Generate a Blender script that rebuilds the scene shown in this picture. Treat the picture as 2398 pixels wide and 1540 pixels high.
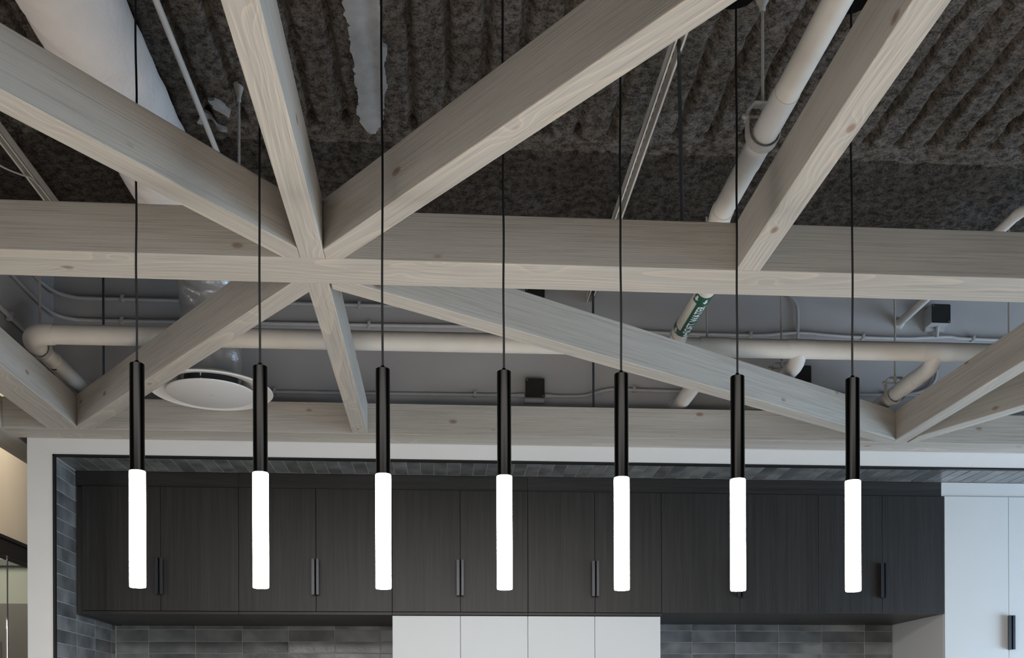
import bpy, bmesh, math, random
import numpy as np
from mathutils import Vector, Matrix

for o in list(bpy.data.objects):
    bpy.data.objects.remove(o, do_unlink=True)
scene = bpy.context.scene
C = scene.collection
random.seed(7)
rng = np.random.default_rng(11)
R = math.radians
H = 1.45            # lens height above the floor; every z below is measured from the lens level

# ------------------------------------------------------------------ camera
cd = bpy.data.cameras.new('camera')
cam = bpy.data.objects.new('camera', cd)
C.objects.link(cam)
cd.sensor_width = 36.0
cd.lens = 36.0 * 2300.0 / 2398.0
cd.shift_y = (1690.0 - 770.0) / 2398.0
cd.clip_start = 0.05
cd.clip_end = 100
YAW, ROLL = R(3.9875), R(-0.2167)
F = Vector((math.sin(YAW), math.cos(YAW), 0))
RT = F.cross(Vector((0, 0, 1))).normalized()
UP = Vector((0, 0, 1))
RT, UP = RT * math.cos(ROLL) + UP * math.sin(ROLL), UP * math.cos(ROLL) - RT * math.sin(ROLL)
M = Matrix((RT, UP, -F)).transposed().to_4x4()
M.translation = (0, 0, H)
cam.matrix_world = M
scene.camera = cam

# ------------------------------------------------------------------ world, daylight, exposure
w = bpy.data.worlds.new('world')
scene.world = w
w.use_nodes = True
w.node_tree.nodes['Background'].inputs[0].default_value = (0.86, 0.92, 1.0, 1)
w.node_tree.nodes['Background'].inputs[1].default_value = 0.05


def area(name, loc, target, sx, sy, power, col):
    l = bpy.data.lights.new(name, 'AREA')
    l.shape = 'RECTANGLE'
    l.size, l.size_y = sx, sy
    l.energy = power
    l.color = col
    o = bpy.data.objects.new(name, l)
    C.objects.link(o)
    o.location = Vector(loc)
    o.rotation_euler = (Vector(target) - Vector(loc)).to_track_quat('-Z', 'Y').to_euler()
    return o


# tall windows on the right of the room, lit corridor on the left; added floor-bounce, left and far-room fill lights
area('daylight_side_window', (7.2, -0.4, 1.30), (-1.0, 2.6, 1.35), 6.5, 2.2, 115, (0.68, 0.85, 1.0))
area('daylight_end_window', (7.4, 4.2, 1.30), (2.5, 4.0, 1.3), 2.4, 2.2, 110, (0.52, 0.75, 1.0))
area('near_window', (5.3, 3.2, 0.95), (2.8, 4.8, 1.5), 2.0, 1.6, 74, (0.60, 0.80, 1.0))
area('added_floor_bounce_light', (0.0, 0.9, 2.75), (0.0, 0.9, 0.0), 3.4, 1.2, 238, (1.0, 0.965, 0.915))  # added unseen light; its floor bounce brightens beam, deck and pipe undersides
area('added_left_fill', (-5.2, 0.8, 1.9), (-1.6, 4.7, 1.7), 2.0, 1.6, 46, (1.0, 0.975, 0.95))  # added fill from the left to lift the white pier
area('corridor_light', (-2.25, 6.6, 3.35), (-2.9, 7.0, 1.9), 0.5, 1.6, 10.5, (1.0, 0.84, 0.64))
area('added_far_room_fill', (-5.2, 8.6, 3.6), (-4.6, 10.2, 2.2), 1.2, 1.2, 50, (1.0, 0.95, 0.82))  # added fill so the room behind the glass is not dark
vs = scene.view_settings
vs.view_transform = 'Standard'
vs.look = 'None'
vs.gamma = 1.0
vs.use_curve_mapping = False
vs.exposure = 0.0

# ------------------------------------------------------------------ helpers


def link(o, parent=None):
    C.objects.link(o)
    if parent is not None:
        o.parent = parent
    return o


def tag(o, label=None, cat=None, group=None, kind=None):
    if label: o['label'] = label
    if cat: o['category'] = cat
    if group: o['group'] = group
    if kind: o['kind'] = kind
    return o


def empty(name, loc, label, cat, group=None, kind=None):
    o = bpy.data.objects.new(name, None)
    o.empty_display_size = 0.05
    o.location = (loc[0], loc[1], loc[2] + H)
    link(o)
    return tag(o, label, cat, group, kind)


def smooth(me, ang=35):
    for p in me.polygons: p.use_smooth = True
    try:
        me.set_sharp_from_angle(angle=R(ang))
    except Exception:
        pass


def build(name, bm, mat, parent=None, origin=None, rotz=0.0, sm=False, data=None):
    """bm holds scene coordinates (z from lens level); the object gets its own origin and rotation."""
    if origin is None:
        vs_ = [v.co for v in bm.verts]
        lo = Vector([min(v[i] for v in vs_) for i in range(3)])
        hi = Vector([max(v[i] for v in vs_) for i in range(3)])
        origin = Vector(((lo.x + hi.x) / 2, (lo.y + hi.y) / 2, lo.z))
    T = Matrix.Translation(Vector(origin)) @ Matrix.Rotation(rotz, 4, 'Z')
    bm.transform(T.inverted())
    bmesh.ops.recalc_face_normals(bm, faces=bm.faces)
    me = bpy.data.meshes.new(name)
    bm.to_mesh(me)
    bm.free()
    if sm: smooth(me)
    me.materials.append(mat)
    o = bpy.data.objects.new(name, me)
    link(o)
    Tw = Matrix.Translation((0, 0, H)) @ T
    if parent is not None:
        o.parent = parent
        pm = Matrix.Translation(parent.location) @ Matrix.Rotation(parent.rotation_euler.z, 4, 'Z')
        if parent.parent is not None:
            pp = parent.parent
            pm = (Matrix.Translation(pp.location) @ Matrix.Rotation(pp.rotation_euler.z, 4, 'Z')) @ pm
        o.matrix_basis = pm.inverted() @ Tw
    else:
        o.matrix_basis = Tw
    return o


def bev(bm, w, seg=2):
    if w > 0:
        bmesh.ops.bevel(bm, geom=list(bm.edges), offset=w, segments=seg, affect='EDGES', profile=0.5, clamp_overlap=True)
    return bm


def box(x0, x1, y0, y1, z0, z1, b=0.0, bm=None, seg=2):
    nb = bmesh.new()
    bmesh.ops.create_cube(nb, size=1.0)
    for v in nb.verts:
        v.co = Vector(((x0 + x1) / 2 + v.co.x * (x1 - x0), (y0 + y1) / 2 + v.co.y * (y1 - y0), (z0 + z1) / 2 + v.co.z * (z1 - z0)))
    bev(nb, b, seg)
    return merge(bm, nb)


def merge(bm, nb):
    if bm is None: return nb
    me = bpy.data.meshes.new('tmp')
    nb.to_mesh(me)
    nb.free()
    bm.from_mesh(me)
    bpy.data.meshes.remove(me)
    return bm


def tube(pts, r, seg=16, caps=True, bm=None, rfun=None):
    """swept circle along a polyline with parallel transport frames"""
    nb = bmesh.new()
    P = [Vector(p) for p in pts]
    n = len(P)
    T = [(P[min(i + 1, n - 1)] - P[max(i - 1, 0)]).normalized() for i in range(n)]
    a = Vector((0, 0, 1)) if abs(T[0].z) < 0.9 else Vector((1, 0, 0))
    u = (a - T[0] * a.dot(T[0])).normalized()
    rings = []
    for i in range(n):
        u = (u - T[i] * u.dot(T[i])).normalized()
        v = T[i].cross(u)
        ring = []
        for k in range(seg):
            t = 2 * math.pi * k / seg
            rr = r if rfun is None else rfun(i, t)
            ring.append(nb.verts.new(P[i] + (u * math.cos(t) + v * math.sin(t)) * rr))
        rings.append(ring)
    for i in range(n - 1):
        for k in range(seg):
            nb.faces.new((rings[i][k], rings[i][(k + 1) % seg], rings[i + 1][(k + 1) % seg], rings[i + 1][k]))
    if caps:
        nb.faces.new(rings[0])
        nb.faces.new(rings[-1])
    return merge(bm, nb)


def lathe(prof, cx, cy, seg=48, bm=None, closed=False):
    """profile list of (radius, z) revolved about the vertical through (cx, cy)"""
    nb = bmesh.new()
    rings = []
    for (r, z) in prof:
        if r <= 1e-6:
            rings.append([nb.verts.new((cx, cy, z))])
        else:
            rings.append([nb.verts.new((cx + r * math.cos(2 * math.pi * k / seg), cy + r * math.sin(2 * math.pi * k / seg), z)) for k in range(seg)])
    pairs = list(zip(rings[:-1], rings[1:]))
    if closed: pairs.append((rings[-1], rings[0]))
    for a, b in pairs:
        for k in range(seg):
            j = (k + 1) % seg
            if len(a) == 1 and len(b) == 1: continue
            if len(a) == 1: nb.faces.new((a[0], b[j], b[k]))
            elif len(b) == 1: nb.faces.new((a[k], a[j], b[0]))
            else: nb.faces.new((a[k], a[j], b[j], b[k]))
    return merge(bm, nb)


def prism(poly, z0, z1, b=0.0, bm=None):
    nb = bmesh.new()
    lo = [nb.verts.new((x, y, z0)) for x, y in poly]
    hi = [nb.verts.new((x, y, z1)) for x, y in poly]
    n = len(poly)
    nb.faces.new(lo[::-1])
    nb.faces.new(hi)
    for i in range(n):
        nb.faces.new((lo[i], lo[(i + 1) % n], hi[(i + 1) % n], hi[i]))
    bmesh.ops.recalc_face_normals(nb, faces=nb.faces)
    bev(nb, b)
    return merge(bm, nb)


def catmull(pts, n=6):
    P = [Vector(p) for p in pts]
    out = []
    for i in range(len(P) - 1):
        p0, p1, p2, p3 = P[max(i - 1, 0)], P[i], P[i + 1], P[min(i + 2, len(P) - 1)]
        for k in range(n):
            t = k / n
            out.append(0.5 * ((2 * p1) + (p2 - p0) * t + (2 * p0 - 5 * p1 + 4 * p2 - p3) * t * t + (3 * p1 - p0 - 3 * p2 + p3) * t ** 3))
    out.append(P[-1])
    return out


# ------------------------------------------------------------------ materials
def mat_new(name):
    m = bpy.data.materials.new(name)
    m.use_nodes = True
    nt = m.node_tree
    b = nt.nodes['Principled BSDF']
    return m, nt, b


def nd(nt, t, **k):
    n = nt.nodes.new(t)
    for a, v in k.items():
        if a.startswith('i_'):
            key = a[2:]
            key = int(key) if key.isdigit() else key
            n.inputs[key].default_value = v
        else:
            setattr(n, a, v)
    return n


def ramp(nt, fac, stops):
    r = nt.nodes.new('ShaderNodeValToRGB')
    el = r.color_ramp.elements
    while len(el) < len(stops): el.new(0.5)
    for e, (p, c) in zip(el, stops):
        e.position = p
        e.color = (c[0], c[1], c[2], 1)
    nt.links.new(fac, r.inputs[0])
    return r.outputs[0]


def plain(name, col, rough=0.5, metal=0.0, noise=0.0, nscale=30.0, bump=0.0, bscale=200.0, spec=0.5, coat=0.0):
    m, nt, b = mat_new(name)
    b.inputs['Roughness'].default_value = rough
    b.inputs['Metallic'].default_value = metal
    b.inputs['Specular IOR Level'].default_value = spec
    b.inputs['Coat Weight'].default_value = coat
    b.inputs['Base Color'].default_value = (*col, 1)
    tc = nd(nt, 'ShaderNodeTexCoord')
    if noise > 0:
        n = nd(nt, 'ShaderNodeTexNoise', i_Scale=nscale, i_Detail=5.0)
        nt.links.new(tc.outputs['Object'], n.inputs['Vector'])
        c = ramp(nt, n.outputs['Fac'], [(0.3, [v * (1 - noise) for v in col]), (0.7, [min(1, v * (1 + noise)) for v in col])])
        nt.links.new(c, b.inputs['Base Color'])
    if bump > 0:
        n2 = nd(nt, 'ShaderNodeTexNoise', i_Scale=bscale, i_Detail=4.0, i_Distortion=0.6 if bscale < 50 else 0.0)
        nt.links.new(tc.outputs['Object'], n2.inputs['Vector'])
        bp = nd(nt, 'ShaderNodeBump', i_Strength=min(1.0, bump), i_Distance=0.002 if bscale > 50 else 0.006)
        nt.links.new(n2.outputs['Fac'], bp.inputs['Height'])
        nt.links.new(bp.outputs[0], b.inputs['Normal'])
    return m


def math_node(nt, op, a, b=None, c=None):
    n = nd(nt, 'ShaderNodeMath', operation=op)
    for i, v in enumerate((a, b, c)):
        if v is None: continue
        if isinstance(v, (int, float)): n.inputs[i].default_value = v
        else: nt.links.new(v, n.inputs[i])
    return n.outputs[0]


def wood_beam():
    """white-washed spruce, grain along the local X axis, growth rings, knots"""
    m, nt, b = mat_new('whitewashed_spruce')
    L = nt.links
    tc = nd(nt, 'ShaderNodeTexCoord')
    oi = nd(nt, 'ShaderNodeObjectInfo')
    off = nd(nt, 'ShaderNodeCombineXYZ')
    L.new(math_node(nt, 'MULTIPLY', oi.outputs['Random'], 37.0), off.inputs[0])
    L.new(math_node(nt, 'MULTIPLY_ADD', oi.outputs['Random'], 0.35, -0.1), off.inputs[1])
    L.new(math_node(nt, 'MULTIPLY_ADD', oi.outputs['Random'], -0.3, -0.12), off.inputs[2])
    add = nd(nt, 'ShaderNodeVectorMath', operation='ADD')
    L.new(tc.outputs['Object'], add.inputs[0])
    L.new(off.outputs[0], add.inputs[1])
    P = add.outputs[0]
    # knots
    mk = nd(nt, 'ShaderNodeMapping')
    mk.inputs['Scale'].default_value = (4.6, 9.0, 9.0)
    L.new(P, mk.inputs['Vector'])
    vo = nd(nt, 'ShaderNodeTexVoronoi', i_Scale=1.0)
    L.new(mk.outputs[0], vo.inputs['Vector'])
    kd = vo.outputs['Distance']
    # warp
    mw = nd(nt, 'ShaderNodeMapping')
    mw.inputs['Scale'].default_value = (0.55, 2.2, 2.2)
    L.new(P, mw.inputs['Vector'])
    nw = nd(nt, 'ShaderNodeTexNoise', i_Scale=1.0, i_Detail=2.0)
    L.new(mw.outputs[0], nw.inputs['Vector'])
    sx = nd(nt, 'ShaderNodeSeparateXYZ')
    L.new(P, sx.inputs[0])
    yy = math_node(nt, 'MULTIPLY', sx.outputs[1], sx.outputs[1])
    zz = math_node(nt, 'MULTIPLY', sx.outputs[2], sx.outputs[2])
    rad = math_node(nt, 'SQRT', math_node(nt, 'ADD', yy, zz))
    rad = math_node(nt, 'MULTIPLY_ADD', nw.outputs['Fac'], 0.075, rad)
    swirl = math_node(nt, 'MULTIPLY', math_node(nt, 'POWER', math_node(nt, 'SUBTRACT', 1.0, math_node(nt, 'MINIMUM', math_node(nt, 'MULTIPLY', kd, 2.2), 1.0)), 2.0), 0.017)
    rad = math_node(nt, 'ADD', rad, swirl)
    rings = math_node(nt, 'FRACT', math_node(nt, 'MULTIPLY', rad, 165.0))
    late = math_node(nt, 'POWER', rings, 4.0)
    # fibre streaks
    mf = nd(nt, 'ShaderNodeMapping')
    mf.inputs['Scale'].default_value = (4.0, 260.0, 260.0)
    L.new(P, mf.inputs['Vector'])
    nf = nd(nt, 'ShaderNodeTexNoise', i_Scale=1.0, i_Detail=3.0)
    L.new(mf.outputs[0], nf.inputs['Vector'])
    # broad tone
    mt = nd(nt, 'ShaderNodeMapping')
    mt.inputs['Scale'].default_value = (0.9, 9.0, 9.0)
    L.new(P, mt.inputs['Vector'])
    nt2 = nd(nt, 'ShaderNodeTexNoise', i_Scale=1.0, i_Detail=3.0)
    L.new(mt.outputs[0], nt2.inputs['Vector'])
    base = ramp(nt, nt2.outputs['Fac'], [(0.25, (0.385, 0.362, 0.332)), (0.75, (0.475, 0.455, 0.428))])
    mx = nd(nt, 'ShaderNodeMix', data_type='RGBA', blend_type='MIX')
    L.new(math_node(nt, 'MULTIPLY', late, math_node(nt, 'MULTIPLY_ADD', nt2.outputs['Fac'], 0.8, 0.10)), mx.inputs['Factor'])
    L.new(base, mx.inputs['A'])
    mx.inputs['B'].default_value = (0.66, 0.57, 0.46, 1)
    m2 = nd(nt, 'ShaderNodeMix', data_type='RGBA', blend_type='MULTIPLY')
    L.new(math_node(nt, 'MULTIPLY', math_node(nt, 'GREATER_THAN', rings, 0.0), 0.75), m2.inputs['Factor'])
    L.new(mx.outputs['Result'], m2.inputs['A'])
    L.new(ramp(nt, nf.outputs['Fac'], [(0.28, (0.68, 0.67, 0.66)), (0.55, (1, 1, 1))]), m2.inputs['B'])
    # knot colour
    kn = ramp(nt, kd, [(0.07, (1, 1, 1)), (0.11, (0, 0, 0))])
    m3 = nd(nt, 'ShaderNodeMix', data_type='RGBA', blend_type='MIX')
    L.new(math_node(nt, 'MULTIPLY', kn, 0.8), m3.inputs['Factor'])
    L.new(m2.outputs['Result'], m3.inputs['A'])
    L.new(ramp(nt, kd, [(0.0, (0.09, 0.05, 0.04)), (0.03, (0.19, 0.13, 0.10)), (0.11, (0.34, 0.25, 0.185))]), m3.inputs['B'])
    L.new(m3.outputs['Result'], b.inputs['Base Color'])
    b.inputs['Roughness'].default_value = 0.62
    b.inputs['Specular IOR Level'].default_value = 0.3
    bp = nd(nt, 'ShaderNodeBump', i_Strength=0.35, i_Distance=0.0012)
    L.new(math_node(nt, 'ADD', late, math_node(nt, 'MULTIPLY', nf.outputs['Fac'], 0.7)), bp.inputs['Height'])
    L.new(bp.outputs[0], b.inputs['Normal'])
    return m


def dark_wood(name, axis):
    m, nt, b = mat_new(name)
    L = nt.links
    tc = nd(nt, 'ShaderNodeTexCoord')
    oi = nd(nt, 'ShaderNodeObjectInfo')
    off = nd(nt, 'ShaderNodeCombineXYZ')
    L.new(math_node(nt, 'MULTIPLY', oi.outputs['Random'], 23.0), off.inputs[0])
    L.new(math_node(nt, 'MULTIPLY', oi.outputs['Random'], 17.0), off.inputs[2])
    add = nd(nt, 'ShaderNodeVectorMath', operation='ADD')
    L.new(tc.outputs['Object'], add.inputs[0])
    L.new(off.outputs[0], add.inputs[1])
    cols = []
    for s, d in ((55.0, 2.0), (330.0, 3.0)):
        mp = nd(nt, 'ShaderNodeMapping')
        mp.inputs['Scale'].default_value = (s, s, s / 60.0) if axis == 'Z' else (s / 60.0, s, s)
        L.new(add.outputs[0], mp.inputs['Vector'])
        n = nd(nt, 'ShaderNodeTexNoise', i_Scale=1.0, i_Detail=d)
        L.new(mp.outputs[0], n.inputs['Vector'])
        cols.append(n.outputs['Fac'])
    mixed = math_node(nt, 'ADD', math_node(nt, 'MULTIPLY', cols[0], 0.45), math_node(nt, 'MULTIPLY', cols[1], 0.55))
    c = ramp(nt, mixed, [(0.34, (0.0095, 0.0092, 0.0092)), (0.66, (0.0265, 0.0255, 0.0252))])
    L.new(c, b.inputs['Base Color'])
    b.inputs['Roughness'].default_value = 0.42
    b.inputs['Specular IOR Level'].default_value = 0.45
    bp = nd(nt, 'ShaderNodeBump', i_Strength=0.25, i_Distance=0.0006)
    L.new(mixed, bp.inputs['Height'])
    L.new(bp.outputs[0], b.inputs['Normal'])
    return m


def tile_glaze():
    m, nt, b = mat_new('slate_blue_glaze')
    L = nt.links
    tc = nd(nt, 'ShaderNodeTexCoord')
    oi = nd(nt, 'ShaderNodeObjectInfo')
    add = nd(nt, 'ShaderNodeVectorMath', operation='ADD')
    off = nd(nt, 'ShaderNodeCombineXYZ')
    for i, k in enumerate((31.0, 57.0, 13.0)): L.new(math_node(nt, 'MULTIPLY', oi.outputs['Random'], k), off.inputs[i])
    L.new(tc.outputs['Object'], add.inputs[0])
    L.new(off.outputs[0], add.inputs[1])
    n1 = nd(nt, 'ShaderNodeTexNoise', i_Scale=6.0, i_Detail=2.0)
    L.new(add.outputs[0], n1.inputs['Vector'])
    c = ramp(nt, n1.outputs['Fac'], [(0.32, (0.094, 0.101, 0.106)), (0.5, (0.150, 0.161, 0.169)), (0.70, (0.235, 0.248, 0.256))])
    hs = nd(nt, 'ShaderNodeHueSaturation')
    L.new(math_node(nt, 'MULTIPLY_ADD', oi.outputs['Random'], 0.45, 0.66), hs.inputs['Value'])
    L.new(c, hs.inputs['Color'])
    L.new(hs.outputs[0], b.inputs['Base Color'])
    b.inputs['Roughness'].default_value = 0.24
    b.inputs['Specular IOR Level'].default_value = 0.5
    n2 = nd(nt, 'ShaderNodeTexNoise', i_Scale=38.0, i_Detail=5.0, i_Roughness=0.62)
    L.new(add.outputs[0], n2.inputs['Vector'])
    bp = nd(nt, 'ShaderNodeBump', i_Strength=0.35, i_Distance=0.004)
    L.new(n2.outputs['Fac'], bp.inputs['Height'])
    L.new(bp.outputs[0], b.inputs['Normal'])
    return m


def fireproofing(name, lo, hi, warm):
    m, nt, b = mat_new(name)
    L = nt.links
    tc = nd(nt, 'ShaderNodeTexCoord')
    n1 = nd(nt, 'ShaderNodeTexNoise', i_Scale=130.0, i_Detail=6.0, i_Roughness=0.75)
    n2 = nd(nt, 'ShaderNodeTexNoise', i_Scale=4.5, i_Detail=3.0)
    n3 = nd(nt, 'ShaderNodeTexNoise', i_Scale=32.0, i_Detail=4.0, i_Roughness=0.65)
    for n in (n1, n2, n3): L.new(tc.outputs['Object'], n.inputs['Vector'])
    f = math_node(nt, 'ADD', math_node(nt, 'MULTIPLY', n1.outputs['Fac'], 0.55), math_node(nt, 'MULTIPLY', n3.outputs['Fac'], 0.45))
    c = ramp(nt, f, [(0.42, lo), (0.585, hi)])
    mx = nd(nt, 'ShaderNodeMix', data_type='RGBA', blend_type='MULTIPLY')
    mx.inputs['Factor'].default_value = 0.8
    L.new(c, mx.inputs['A'])
    L.new(ramp(nt, n2.outputs['Fac'], [(0.35, warm), (0.65, (1, 1, 1.03))]), mx.inputs['B'])
    L.new(mx.outputs['Result'], b.inputs['Base Color'])
    b.inputs['Roughness'].default_value = 0.95
    b.inputs['Specular IOR Level'].default_value = 0.1
    bp = nd(nt, 'ShaderNodeBump', i_Strength=0.9, i_Distance=0.012)
    L.new(f, bp.inputs['Height'])
    L.new(bp.outputs[0], b.inputs['Normal'])
    return m


def emission(name, col, strength):
    m, nt, b = mat_new(name)
    b.inputs['Base Color'].default_value = (0.9, 0.9, 0.9, 1)
    b.inputs['Emission Color'].default_value = (*col, 1)
    b.inputs['Emission Strength'].default_value = strength
    b.inputs['Roughness'].default_value = 0.4
    return m


def glass_mat():
    m, nt, b = mat_new('partition_glass')
    b.inputs['Base Color'].default_value = (0.86, 0.88, 0.84, 1)
    b.inputs['Roughness'].default_value = 0.02
    b.inputs['IOR'].default_value = 1.45
    b.inputs['Transmission Weight'].default_value = 1.0
    return m


WOOD = wood_beam()
DARKV = dark_wood('charcoal_oak_vertical', 'Z')
DARKH = dark_wood('charcoal_oak_horizontal', 'X')
TILE = tile_glaze()
GROUT = plain('grey_grout', (0.36, 0.35, 0.34), 0.85, noise=0.15, nscale=80)
WHITEWALL = plain('white_wall_paint', (0.74, 0.745, 0.755), 0.6, noise=0.02, nscale=6, bump=0.06, bscale=260)
GREYWALL = plain('grey_wall_paint', (0.46, 0.455, 0.47), 0.7, noise=0.05, nscale=3, bump=0.08, bscale=180)
TANWALL = plain('warm_plaster', (0.62, 0.57, 0.49), 0.75, noise=0.03, nscale=4)
WHITELAM = plain('white_laminate', (0.635, 0.66, 0.685), 0.38, noise=0.01, nscale=5, bump=0.04, bscale=400)
GREYLAM = plain('pale_laminate_side', (0.55, 0.555, 0.57), 0.45)
BLACKTRIM = plain('black_trim_metal', (0.012, 0.012, 0.013), 0.45, metal=0.3)
HANDLE = plain('black_anodised_handle', (0.055, 0.058, 0.066), 0.30, metal=0.75)
BLACKMETAL = plain('black_satin_tube', (0.006, 0.0058, 0.0058), 0.24, metal=1.0)
CORD = plain('black_fabric_cord', (0.010, 0.010, 0.011), 0.7, spec=0.15)
LAMP = emission('lit_diffuser', (1.0, 0.95, 0.88), 27.0)
PIPE = plain('cream_painted_pipe', (0.66, 0.63, 0.59), 0.5, noise=0.05, nscale=9, bump=0.15, bscale=70)
PIPEGREY = plain('grey_painted_pipe', (0.60, 0.585, 0.575), 0.5, noise=0.06, nscale=9, bump=0.12, bscale=70)
CONDUIT = plain('grey_painted_conduit', (0.47, 0.465, 0.475), 0.5, noise=0.05, nscale=20)
STEEL = plain('painted_hanger_steel', (0.40, 0.385, 0.365), 0.5, noise=0.1, nscale=60)
STRUT = plain('galvanised_channel', (0.68, 0.645, 0.60), 0.5, metal=0.0, noise=0.06, nscale=30)
STRUTSHADE = plain('channel_inside_shade', (0.42, 0.395, 0.365), 0.6)  # darker copy of the channel colour; shade inside is painted in
BLUEROD = plain('blued_steel_rod', (0.17, 0.185, 0.22), 0.3, metal=0.85)
BOXCOVER = plain('black_box_cover', (0.014, 0.013, 0.013), 0.6, noise=0.2, nscale=40)
SCREW = plain('bright_screw', (0.55, 0.54, 0.52), 0.35, metal=0.8)
DUCTCLOTH = plain('white_duct_sleeve', (0.80, 0.77, 0.77), 0.5, noise=0.05, nscale=7, bump=1.0, bscale=16)
FOIL = plain('silver_foil_wrap', (0.47, 0.47, 0.49), 0.24, metal=0.35, bump=0.5, bscale=38)
DIFFWHITE = plain('white_diffuser_enamel', (0.78, 0.775, 0.78), 0.28)
DIFFDISC = plain('white_diffuser_plate', (0.66, 0.655, 0.66), 0.45)
GREEN = plain('green_pipe_marker', (0.010, 0.085, 0.055), 0.35)
LETTER = plain('white_marker_print', (0.72, 0.74, 0.76), 0.4)
TAPE = plain('black_tape', (0.008, 0.008, 0.008), 0.5)
DECK = fireproofing('sprayed_fireproofing', (0.045, 0.038, 0.033), (0.225, 0.202, 0.182), (0.78, 0.72, 0.64))
DECK2 = fireproofing('darker_sprayed_fireproofing', (0.022, 0.019, 0.017), (0.115, 0.102, 0.092), (0.8, 0.75, 0.68))  # same spray finish in a darker tone
BAREDECK = plain('bare_primed_deck', (0.32, 0.325, 0.335), 0.6, noise=0.14, nscale=16, bump=0.5, bscale=40)
FLOORM = plain('pale_oak_floor', (0.52, 0.47, 0.41), 0.5, noise=0.1, nscale=2)
CABLE = plain('grey_cable', (0.48, 0.46, 0.44), 0.5)
FRAME = plain('bronze_partition_frame', (0.028, 0.024, 0.021), 0.4, metal=0.3)
FARPALE = plain('far_pale_wall', (0.42, 0.43, 0.37), 0.7)
FARBROWN = plain('far_brown_panelling', (0.13, 0.11, 0.095), 0.5)
CHROME = plain('bright_glass_clip_post', (0.85, 0.82, 0.78), 0.2, metal=1.0)
GLASS = glass_mat()
YARD = plain('black_void', (0.01, 0.01, 0.01), 0.9)


def wall(name, bm, m, label, cat='wall', sm=False):
    o = build(name, bm, m, sm=sm)
    return tag(o, label, cat, kind='structure')


# ------------------------------------------------------------------ the setting
YW, YF, YB, XL = 4.70, 4.955, 5.55, -1.80
ZSOF, ZBEAM, ZTOP = 1.244, 1.326, 1.467
ZDECK = 2.15

wall('floor', box(-6, 8, -7, 9, -1.50, -1.45), FLOORM, 'warm grey floor below the kitchen', 'floor')

# white surround of the kitchen niche: left pier and header band in one plane
bm = bmesh.new()
pts = [(-1.922, -1.45), (-1.805, -1.45), (-1.805, 1.252), (3.9, 1.252), (3.9, 1.40), (-1.922, 1.40)]
fv = [bm.verts.new((x, YW, z)) for x, z in pts]
bv = [bm.verts.new((x, YW + 0.012, z)) for x, z in pts]
bm.faces.new(fv)
bm.faces.new(bv[::-1])
for i in range(6):
    bm.faces.new((fv[i], bv[i], bv[(i + 1) % 6], fv[(i + 1) % 6]))
wall('wall_front', bm, WHITEWALL, 'white painted pier and header framing the dark kitchen niche')
wall('wall_right', box(3.312, 3.9, YF + 0.03, YB + 0.06, -1.45, 1.24), WHITEWALL, 'white right flank of the kitchen niche beyond the tall cabinet')
# grey wall above the header, grey return wall on the left
wall('wall_upper', box(XL, 3.9, YW + 0.0, YW + 0.06, 1.401, 2.30), GREYWALL, 'grey painted wall with conduits above the rear beam')
wall('wall_left_upper', box(XL - 0.08, XL, 1.0, YW + 0.06, 1.62, 2.30), GREYWALL, 'grey return wall where two conduits bend at far left')


def tile_mesh(name, sx, sy, sz, axis):
    """tile slab with pillowed edges; sx, sy, sz full sizes"""
    b = box(-sx / 2, sx / 2, -sy / 2, sy / 2, -sz / 2, sz / 2, 0.0015, seg=1)
    bmesh.ops.recalc_face_normals(b, faces=b.faces)
    me = bpy.data.meshes.new(name)
    b.to_mesh(me)
    b.free()
    me.materials.append(TILE)
    return me


def place_tile(me, parent, c):
    o = bpy.data.objects.new('tile', me)
    C.objects.link(o)
    o.parent = parent
    o.location = Vector((c[0], c[1], c[2] + H)) - parent.location
    o.rotation_euler = [R(random.uniform(-0.35, 0.35)) for _ in range(3)]
    return o


G = 0.0025
# back of the niche: stacked bond, pitch 0.254 x 0.0657, cut row under the cabinets
back = wall('wall_back', box(XL - 0.01, 2.70, YB + 0.0018, YB + 0.06, -0.55, 0.60), GROUT, 'back wall of the niche tiled in slate blue stack bond')
cache = {}


def get_tile(sx, sy, sz, axis='Y'):
    k = (round(sx, 4), round(sy, 4), round(sz, 4))
    if k not in cache: cache[k] = tile_mesh('tile', sx, sy, sz, axis)
    return cache[k]


rowz = [0.558] + [0.5187 - 0.0657 * k for k in range(0, 9)]
colx_l = [-1.797] + [-1.6223 + 0.254 * k for k in range(0, 6)] + [-0.252]
colx_r = [1.112] + [1.4253 + 0.254 * k for k in range(0, 4)] + [2.4415, 2.609]
for cols in (colx_l, colx_r):
    for a, b_ in zip(cols[:-1], cols[1:]):
        for z1, z0 in zip(rowz[:-1], rowz[1:]):
            place_tile(get_tile(b_ - a - G, 0.009, z1 - z0 - G), back, ((a + b_) / 2, YB + 0.0045, (z0 + z1) / 2))
# left return of the niche
left = wall('wall_left', box(XL - 0.06, XL - 0.0018, 4.712, YB + 0.06, -0.55, 1.252), GROUT, 'left return of the niche tiled in slate blue')
rz = [1.243] + [1.2251 - 0.065 * k for k in range(0, 21)]
for i, (z1, z0) in enumerate(zip(rz[:-1], rz[1:])):
    cols = [4.721, 4.975] if z0 > 0.56 else [4.721, 4.975, 5.229, 5.483, 5.546]
    for a, b_ in zip(cols[:-1], cols[1:]):
        place_tile(get_tile(0.009, b_ - a - G, z1 - z0 - G), left, (XL - 0.0045, (a + b_) / 2, (z0 + z1) / 2))
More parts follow.
